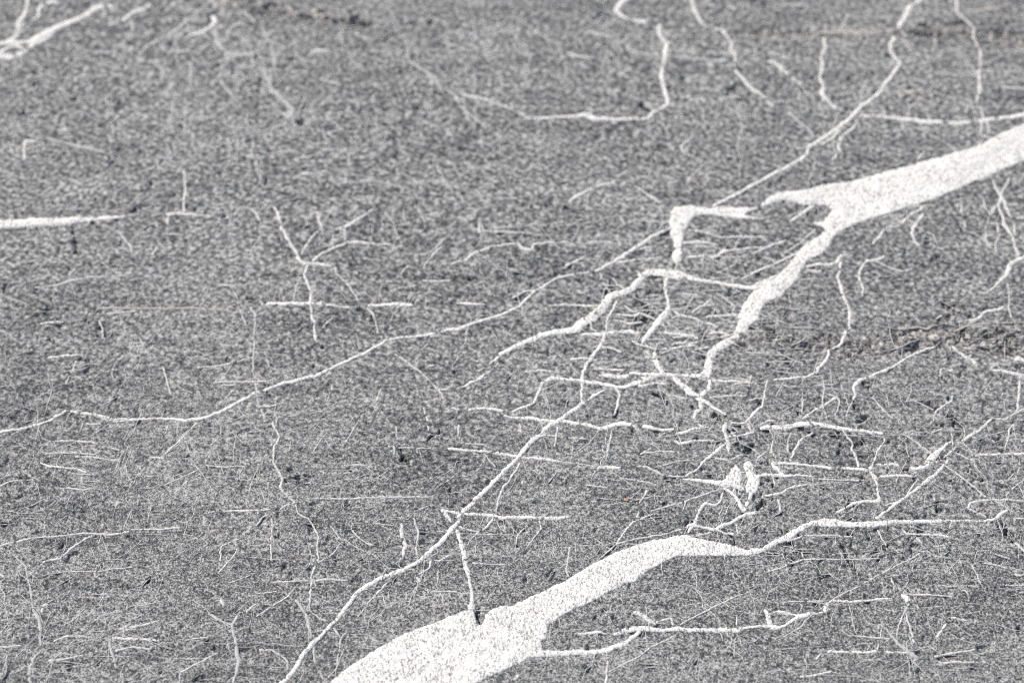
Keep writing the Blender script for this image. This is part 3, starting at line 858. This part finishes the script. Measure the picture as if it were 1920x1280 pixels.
wy = Y + 0.0009 * vnoise(X, Y, 0.0035, 6) + 0.0005 * vnoise(X, Y, 0.0014, 7)
# cracks follow a jittered course: evaluate on the regular grid, then break them up
crk = seg_field(wx + 0.8 * (wx - X), wy + 0.8 * (wy - Y), cracks, 1.05)
crk = np.clip(crk * (1.0 + 0.9 * vnoise(X, Y, 0.0030, 1)) + 0.3 * vnoise(X, Y, 0.0013, 2) * (crk > 0), 0, 1)
grain = 0.85 * (0.00011 * vnoise(wx, wy, 0.0016, 2) + 0.00013 * vnoise(wx, wy, 0.0030, 3) + 0.00006 * vnoise(X, Y, 0.0009, 4))
rough = (vnoise(X, Y, 0.0045, 5) - 0.5) * 0.0010 + vnoise(X, Y, 0.0022, 6) * 0.0008 + vnoise(X * 0.5, Y, 0.010, 1) * 0.0014
pit = vnoise(wx, wy, 0.0052, 7)
pit = np.clip((pit - 0.66) / 0.2, 0, 1) * np.clip(0.6 + vnoise(X, Y, 0.05, 4), 0, 1)
Z = low(X, Y) + grain + crust * rough - pit * 0.0017 - 0.0048 * crk
nx, ny = len(xs), len(ys)
V = np.stack([X.ravel(), Y.ravel(), Z.ravel()], 1)
idx = np.arange(nx * ny).reshape(ny, nx)
Q = np.stack([idx[:-1, :-1], idx[:-1, 1:], idx[1:, 1:], idx[1:, :-1]], -1).reshape(-1, 4)
# thick sides and underside
rim = np.concatenate([idx[0, :], idx[1:, -1], idx[-1, -2::-1], idx[-2:0:-1, 0]])
n0 = len(V)
RV = V[rim].copy(); RV[:, 2] = -0.35
V = np.concatenate([V, RV])
k = len(rim); a = np.arange(k); bb = (a + 1) % k
SQ = np.stack([rim[bb], rim[a], n0 + a, n0 + bb], 1)
rock = mesh_object("rock_face", V, [Q, SQ, (n0 + a[::-1])[None, :]], ROCK)
at = rock.data.attributes.new("crust", 'FLOAT', 'POINT')
at.data.foreach_set("value", np.concatenate([crust.ravel(), np.zeros(k)]).astype(np.float32))
rock["label"] = "dark grey speckled rock face crossed by a branching net of white veins"
rock["category"] = "rock"

# ------------------------------------------------------------ veins
def resample(P, step):
    d = np.hypot(*(P[1:, :2] - P[:-1, :2]).T)
    s = np.concatenate([[0], np.cumsum(d)])
    n = max(3, int(s[-1] / step) + 1)
    t = np.linspace(0, s[-1], n)
    Q_ = np.stack([np.interp(t, s, P[:, i]) for i in range(3)], 1)
    for _ in range(1):                                   # round the corners a little
        Q_[1:-1] = 0.25 * Q_[:-2] + 0.5 * Q_[1:-1] + 0.25 * Q_[2:]
    return Q_, t

def ribbon(P, seed, depth=0.003, over=0.00016, thin=1.0):
    """one closed inlaid vein body: crowned top, ragged sides, keel below"""
    Q_, t = resample(P, 0.0007 if P[:, 2].max() < 0.0025 else 0.0009)
    n = len(Q_)
    T = np.gradient(Q_[:, :2], axis=0)
    T /= np.maximum(np.hypot(T[:, 0], T[:, 1]), 1e-9)[:, None]
    N = np.stack([-T[:, 1], T[:, 0]], 1)
    w = Q_[:, 2] * 0.96 + 0.00005 + 0.0002 * np.clip((Q_[:, 2] - 0.0018) / 0.002, 0, 1)
    sx, sy = t + seed * 0.37, t * 0 + seed * 0.113
    wand = (0.16 * vnoise(sx, sy, 0.0055, 0) + 0.13 * vnoise(sx, sy, 0.002, 1)) * (np.minimum(w, 0.0018) + 0.0008)
    rg = np.clip(0.0015 / w, 0.25, 1)
    wl = w * 0.5 * (1 + rg * 0.26 * vnoise(sx, sy + 9, 0.004, 2) + rg * 0.42 * vnoise(sx, sy + 5, 0.0015, 3)) + 0.00012 * vnoise(sx, sy, 0.001, 4)
    wr = w * 0.5 * (1 + rg * 0.26 * vnoise(sx, sy + 3, 0.004, 4) + rg * 0.42 * vnoise(sx, sy + 7, 0.0015, 5)) + 0.00012 * vnoise(sx, sy + 2, 0.001, 6)
    e = np.minimum(1, np.minimum(t, t[-1] - t) / np.maximum(w * 0.45, 0.0006)) ** 0.6 * 0.55 + 0.45
    wl = np.maximum(wl, 0.00008) * e; wr = np.maximum(wr, 0.00008) * e
    C = Q_[:, :2] + N * wand[:, None]
    rows = []
    wid = np.clip((w - 0.0010) / 0.0016, 0, 1)
    fade = np.clip(1 - np.minimum(t, t[-1] - t) / (0.2 * t[-1]), 0, 1) * (1 - wid) * 0.00008
    brk = -fade + 0.00010 * vnoise(sx, sy + 4, 0.006, 6)             # where it pinches out under the grains
    for f, dz in ((-1.0, -0.00014), (-0.90, 0.7 * over), (0.0, over), (0.90, 0.7 * over), (1.0, -0.00014)):
        off = np.where(f < 0, f * wl, f * wr)
        xy = C + N * off[:, None]
        z = low(xy[:, 0], xy[:, 1]) + dz + brk * (dz > 0)
        rows.append(np.column_stack([xy, z]))
    keel = np.column_stack([C, low(C[:, 0], C[:, 1]) - depth])
    rows.append(keel)
    V_ = np.stack(rows, 1).reshape(-1, 3)                # n x 6
    i = np.arange(n - 1)[:, None] * 6
    j = np.arange(6)[None, :]; j2 = (j + 1) % 6
    F = np.stack([i + j, i + j2, i + 6 + j2, i + 6 + j], -1).reshape(-1, 4)
    # orientation: top must face up
    a_, b_, c_ = V_[F[2, 0]], V_[F[2, 1]], V_[F[2, 2]]
    if np.cross(b_ - a_, c_ - a_)[2] < 0: F = F[:, ::-1]
    caps = np.array([[0, 1, 2, 3, 4, 5], [6 * (n - 1) + q_ for q_ in (5, 4, 3, 2, 1, 0)]])
    return V_, F, caps

def broad_vein(outline, name, seed):
    P = outline * 1e-4
    cl = np.vstack([P, P[:1]])
    d = np.hypot(*(cl[1:] - cl[:-1]).T); s = np.concatenate([[0], np.cumsum(d)])
    n = int(s[-1] / 0.0009)
    t = np.linspace(0, s[-1], n, endpoint=False)
    E = np.stack([np.interp(t, s, cl[:, i]) for i in (0, 1)], 1)
    T = np.roll(E, -1, 0) - np.roll(E, 1, 0)
    T /= np.maximum(np.hypot(T[:, 0], T[:, 1]), 1e-9)[:, None]
    N = np.stack([-T[:, 1], T[:, 0]], 1)
    j = 0.00030 * vnoise(t, t * 0 + seed, 0.0042, 0) + 0.0004 * vnoise(t, t * 0 + seed, 0.0016, 1)
    area = 0.5 * np.sum(E[:, 0] * np.roll(E[:, 1], -1) - np.roll(E[:, 0], -1) * E[:, 1])
    j -= (0.00035 if abs(area) > 0.0006 else 0.0008) * np.sign(area)                          # N points left of the course: grow outwards
    E = E + N * j[:, None]
    # inside points
    g = 0.0011
    m0, m1 = E.min(0), E.max(0)
    gx, gy = np.meshgrid(np.arange(m0[0], m1[0], g), np.arange(m0[1], m1[1], g))
    gx = gx + rng.uniform(-0.25, 0.25, gx.shape) * g; gy = gy + rng.uniform(-0.25, 0.25, gy.shape) * g
    G = np.column_stack([gx.ravel(), gy.ravel()])
    inside = np.zeros(len(G), bool)
    x, y = G[:, 0], G[:, 1]
    A, B = E, np.roll(E, -1, 0)
    for (ax, ay), (bx, by) in zip(A, B):
        if ay == by: continue
        c = ((ay > y) != (by > y)) & (x < (bx - ax) * (y - ay) / (by - ay) + ax)
        inside ^= c
    G = G[inside]
    keep = np.ones(len(G), bool); dist = np.full(len(G), 9.0)
    for c in range(0, len(G), 4000):
        dd = np.sqrt(((G[c:c + 4000, None, :] - E[None]) ** 2).sum(-1)).min(1)
        dist[c:c + 4000] = dd
    keep = dist > 0.0005
    G, dist = G[keep], dist[keep]
    pts = [Vector(p) for p in E] + [Vector(p) for p in G]
    ed = [(i, (i + 1) % len(E)) for i in range(len(E))]
    vv, _, ff, ov, _, _ = delaunay_2d_cdt(pts, ed, [list(range(len(E)))], 1, 1e-7)
    vv = np.array([(p[0], p[1]) for p in vv])
    src = np.array([o[0] if len(o) else 0 for o in ov])
    edge = src < len(E)
    ddz = np.where(edge, 0, dist[np.clip(src - len(E), 0, len(dist) - 1)])
    z = low(vv[:, 0], vv[:, 1]) + np.where(edge, -0.00014, 0.00014 + 0.00025 * np.clip(ddz / 0.004, 0, 1))
    z += np.where(edge, 0, 0.00007 * vnoise(vv[:, 0], vv[:, 1], 0.0014, 1) + 0.00010 * vnoise(vv[:, 0], vv[:, 1], 0.004, 2))
    top = np.column_stack([vv, z])
    F = np.array([f for f in ff if len(f) == 3])
    a_, b_, c_ = top[F[:, 0]], top[F[:, 1]], top[F[:, 2]]
    flip = np.cross(b_ - a_, c_ - a_)[:, 2] < 0
    F[flip] = F[flip][:, ::-1]
    # walls going down into the rock
    directed = np.concatenate([F[:, [0, 1]], F[:, [1, 2]], F[:, [2, 0]]])
    key = directed[:, 0] * 10 ** 7 + directed[:, 1]; rev = directed[:, 1] * 10 ** 7 + directed[:, 0]
    bd = directed[~np.isin(key, rev)]
    bv = np.unique(bd); mp = {v: i for i, v in enumerate(bv)}
    low_v = top[bv].copy(); low_v[:, 2] -= 0.004
    n0_ = len(top)
    W_ = np.array([[b, a, n0_ + mp[a], n0_ + mp[b]] for a, b in bd])
    return mesh_object(name, np.concatenate([top, low_v]), [F, W_], WHITE, rock)

LABELS = {
    "upper broad": "broad speckled white vein coming in from the right edge and narrowing downwards",
    "lower broad": "broadest white vein, rising from the bottom edge and thinning to the right",
    "hooked": "hook-shaped white vein with a hanging stem",
}
for i, l in enumerate(BROAD.splitlines()):
    nm, body = l.split('|')
    o = broad_vein(parse(body), "vein", 11.3 * (i + 1))
    if nm in LABELS: o["label"] = LABELS[nm]

lines = VEINS.splitlines()
MATS = {'W': THIN, 'G': PALE, 'T': TAN}
rest_V, rest_F, rest_C, rest_n = [], [], [], 0
for i, l in enumerate(lines):
    kind, P = l[0], parse(l[2:])
    P = P * np.array([1e-4, 1e-4, 1e-5])
    over = 0.00014 if kind != "G" else 0.00011
    if P[:, 2].max() > 0.0030: over = 0.00015
    V_, F, caps = ribbon(P, i + 1, over=over)
    if i < 290:
        wm = P[:, 2].mean()
        mat = MATS[kind] if kind != 'W' else WHITE if wm > 0.0024 else THIN if wm > 0.0014 else HAIR
        o = mesh_object("vein", V_, [F, caps], mat, rock)
        if kind == 'T': o["label"] = "tan stained vein"
        elif kind == 'G': o["label"] = "faint grey vein"
    else:
        rest_V.append(V_); rest_F.append(F + rest_n); rest_C.append(caps + rest_n); rest_n += len(V_)

# countless hairlines
hr = np.random.default_rng(21)
def hair(x, y, a, L, wd, over, wig=0.022, bend=0.07, n=6):
    global rest_n
    s = np.linspace(-0.5, 0.5, n) * L
    off = np.cumsum(hr.normal(0, wig * L, n)) + hr.normal(0, bend) * (s / L) ** 2 * L
    P = np.column_stack([x + s * math.cos(a) - off * math.sin(a), y + s * math.sin(a) + off * math.cos(a), np.full(n, wd)])
    over = over * 0.6 + 0.00003
    P[0, 2] *= 0.4; P[-1, 2] *= 0.4
    V_, F, caps = ribbon(P, 500 + rest_n * 0.01, depth=0.0012, over=over)
    rest_V.append(V_); rest_F.append(F + rest_n); rest_C.append(caps + rest_n); rest_n += len(V_)
for i in range(3400):                                     # short, along the foliation or slanting
    y = 0.74 + 0.6 * hr.random() ** 1.35
    a = hr.choice([0.0, 0.0, 0.0, 0.85, 1.25, 1.75, -0.7]) + hr.normal(0, 0.14)
    hair(hr.uniform(-0.42, 0.42), y, a, hr.gamma(2.2, 0.0056) * (1.25 if abs(a) < 0.4 else 0.9),
         hr.uniform(0.00018, 0.00048) * (1.6 if y > 1.1 else 1), hr.uniform(0.00002, 0.00026))
for i in range(420):                                      # long wandering threads
    y = hr.uniform(0.74, 1.32)
    a = hr.choice([1.3, 1.55, 1.8, 0.8, 0.6, 2.3, 0.02]) + hr.normal(0, 0.12)
    L = hr.uniform(0.02, 0.07)
    hair(hr.uniform(-0.40, 0.40), y, a, L, hr.uniform(0.00022, 0.0005) * (1.7 if y > 1.1 else 1), hr.uniform(0.00002, 0.00022),
         wig=0.035, bend=0.1, n=max(8, int(L / 0.004)))
for i in range(170):                                      # swarm beside the fork of the veins
    hair(hr.uniform(0.055, 0.20), hr.normal(1.025, 0.028), hr.choice([0, 0, 0, 0.5, -0.5, 1.2]) + hr.normal(0, 0.08), hr.uniform(0.006, 0.026),
         hr.uniform(0.0003, 0.0009), hr.uniform(0.00008, 0.0003))
for i in range(260):                                      # swarm in the foliated beds on the right and the left
    cx, cy, sx_, sy_ = ((0.22, 0.93, 0.09, 0.04), (-0.26, 0.92, 0.07, 0.035), (-0.27, 0.79, 0.08, 0.03))[i % 3]
    hair(hr.normal(cx, sx_), hr.normal(cy, sy_), hr.choice([0, 0, 0.6, -0.6, 1.4]) + hr.normal(0, 0.1), hr.uniform(0.008, 0.034),
         hr.uniform(0.0002, 0.00055), hr.uniform(0.00006, 0.00026))
o = mesh_object("hairline_veins", np.concatenate(rest_V), [np.concatenate(rest_F), np.concatenate(rest_C)], HAIR, rock)
o["kind"] = "stuff"

# ------------------------------------------------------------ loose crumbs lying in the weathered seams
cr = np.random.default_rng(5)
cv, cf, cn = [], [], 0
ico = bmesh.new(); bmesh.ops.create_icosphere(ico, subdivisions=1, radius=1.0)
iv = np.array([v.co[:] for v in ico.verts]); fi = np.array([[v.index for v in f.verts] for f in ico.faces]); ico.free()
for S_ in seams:
    S_ = S_ * np.array([1e-4, 1e-4, 1e-5])
    Q_, t = resample(S_, 0.001)
    m = int(t[-1] / 0.0011)
    for _ in range(m):
        p = Q_[cr.integers(len(Q_))]
        x = p[0] + cr.normal(0, 0.001); y = p[1] + cr.normal(0, 0.30) * p[2]
        r = cr.gamma(3, 0.00012) + 0.0001
        s = iv * r * cr.uniform(0.6, 1.25, 3) * (1 + cr.normal(0, 0.16, (len(iv), 1)))
        z = float(low(np.array([x]), np.array([y]))[0]) + 0.0001
        cv.append(s + [x, y, z]); cf.append(fi + cn); cn += len(iv)
CRUMB, nt, b, vec = base_mat("crumbs", 0.9)
c1 = ramp(nt, noise(nt, vec, 420, 3, 0.7), [(0.36, (0.07, 0.07, 0.07)), (0.5, (0.26, 0.255, 0.248)), (0.64, (0.5, 0.485, 0.46))])
nt.links.new(c1, b.inputs["Base Color"])
o = mesh_object("crumbs", np.concatenate(cv), [np.concatenate(cf)], CRUMB, rock, smooth=False)
o["kind"] = "stuff"

# ------------------------------------------------------------ the tiny orange flake lying on the rock
def flake():
    x, y = 0.0701, 0.8795
    bm = bmesh.new()
    out = [(-2.0, 0.0), (-1.5, 0.8), (-0.4, 1.25), (0.8, 1.0), (1.7, 0.35), (2.1, -0.2), (1.3, -0.9), (0.1, -1.15), (-1.2, -0.8)]
    z0 = float(low(np.array([x]), np.array([y]))[0]) + 0.0003
    top = [bm.verts.new((px * 0.00075, py * 0.00085, z0 * 0 + 0.0006 + 0.00025 * math.sin(px))) for px, py in out]
    bot = [bm.verts.new((px * 0.00075, py * 0.00085, 0.0)) for px, py in out]
    c = bm.verts.new((0, 0, 0.0009)); cb = bm.verts.new((0, 0, -0.0001))
    n = len(out)
    for i in range(n):
        k2 = (i + 1) % n
        bm.faces.new((c, top[k2], top[i])); bm.faces.new((top[i], top[k2], bot[k2], bot[i])); bm.faces.new((cb, bot[i], bot[k2]))
    bmesh.ops.recalc_face_normals(bm, faces=bm.faces)
    me = bpy.data.meshes.new("orange_flake"); bm.to_mesh(me); bm.free()
    m, nt, b, vec = base_mat("orange_flake", 0.6)
    col = ramp(nt, noise(nt, vec, 1500, 2, 0.6), [(0.4, (0.38, 0.17, 0.09)), (0.6, (0.70, 0.48, 0.34))])
    nt.links.new(col, b.inputs["Base Color"])
    me.materials.append(m)
    o = bpy.data.objects.new("orange_flake", me); scene.collection.objects.link(o)
    o.location = (x, y, z0); o.rotation_euler = (0, 0, -0.3)
    o["label"] = "tiny orange flake lying on the grey rock above the lower broad white vein"
    o["category"] = "flake"
flake()
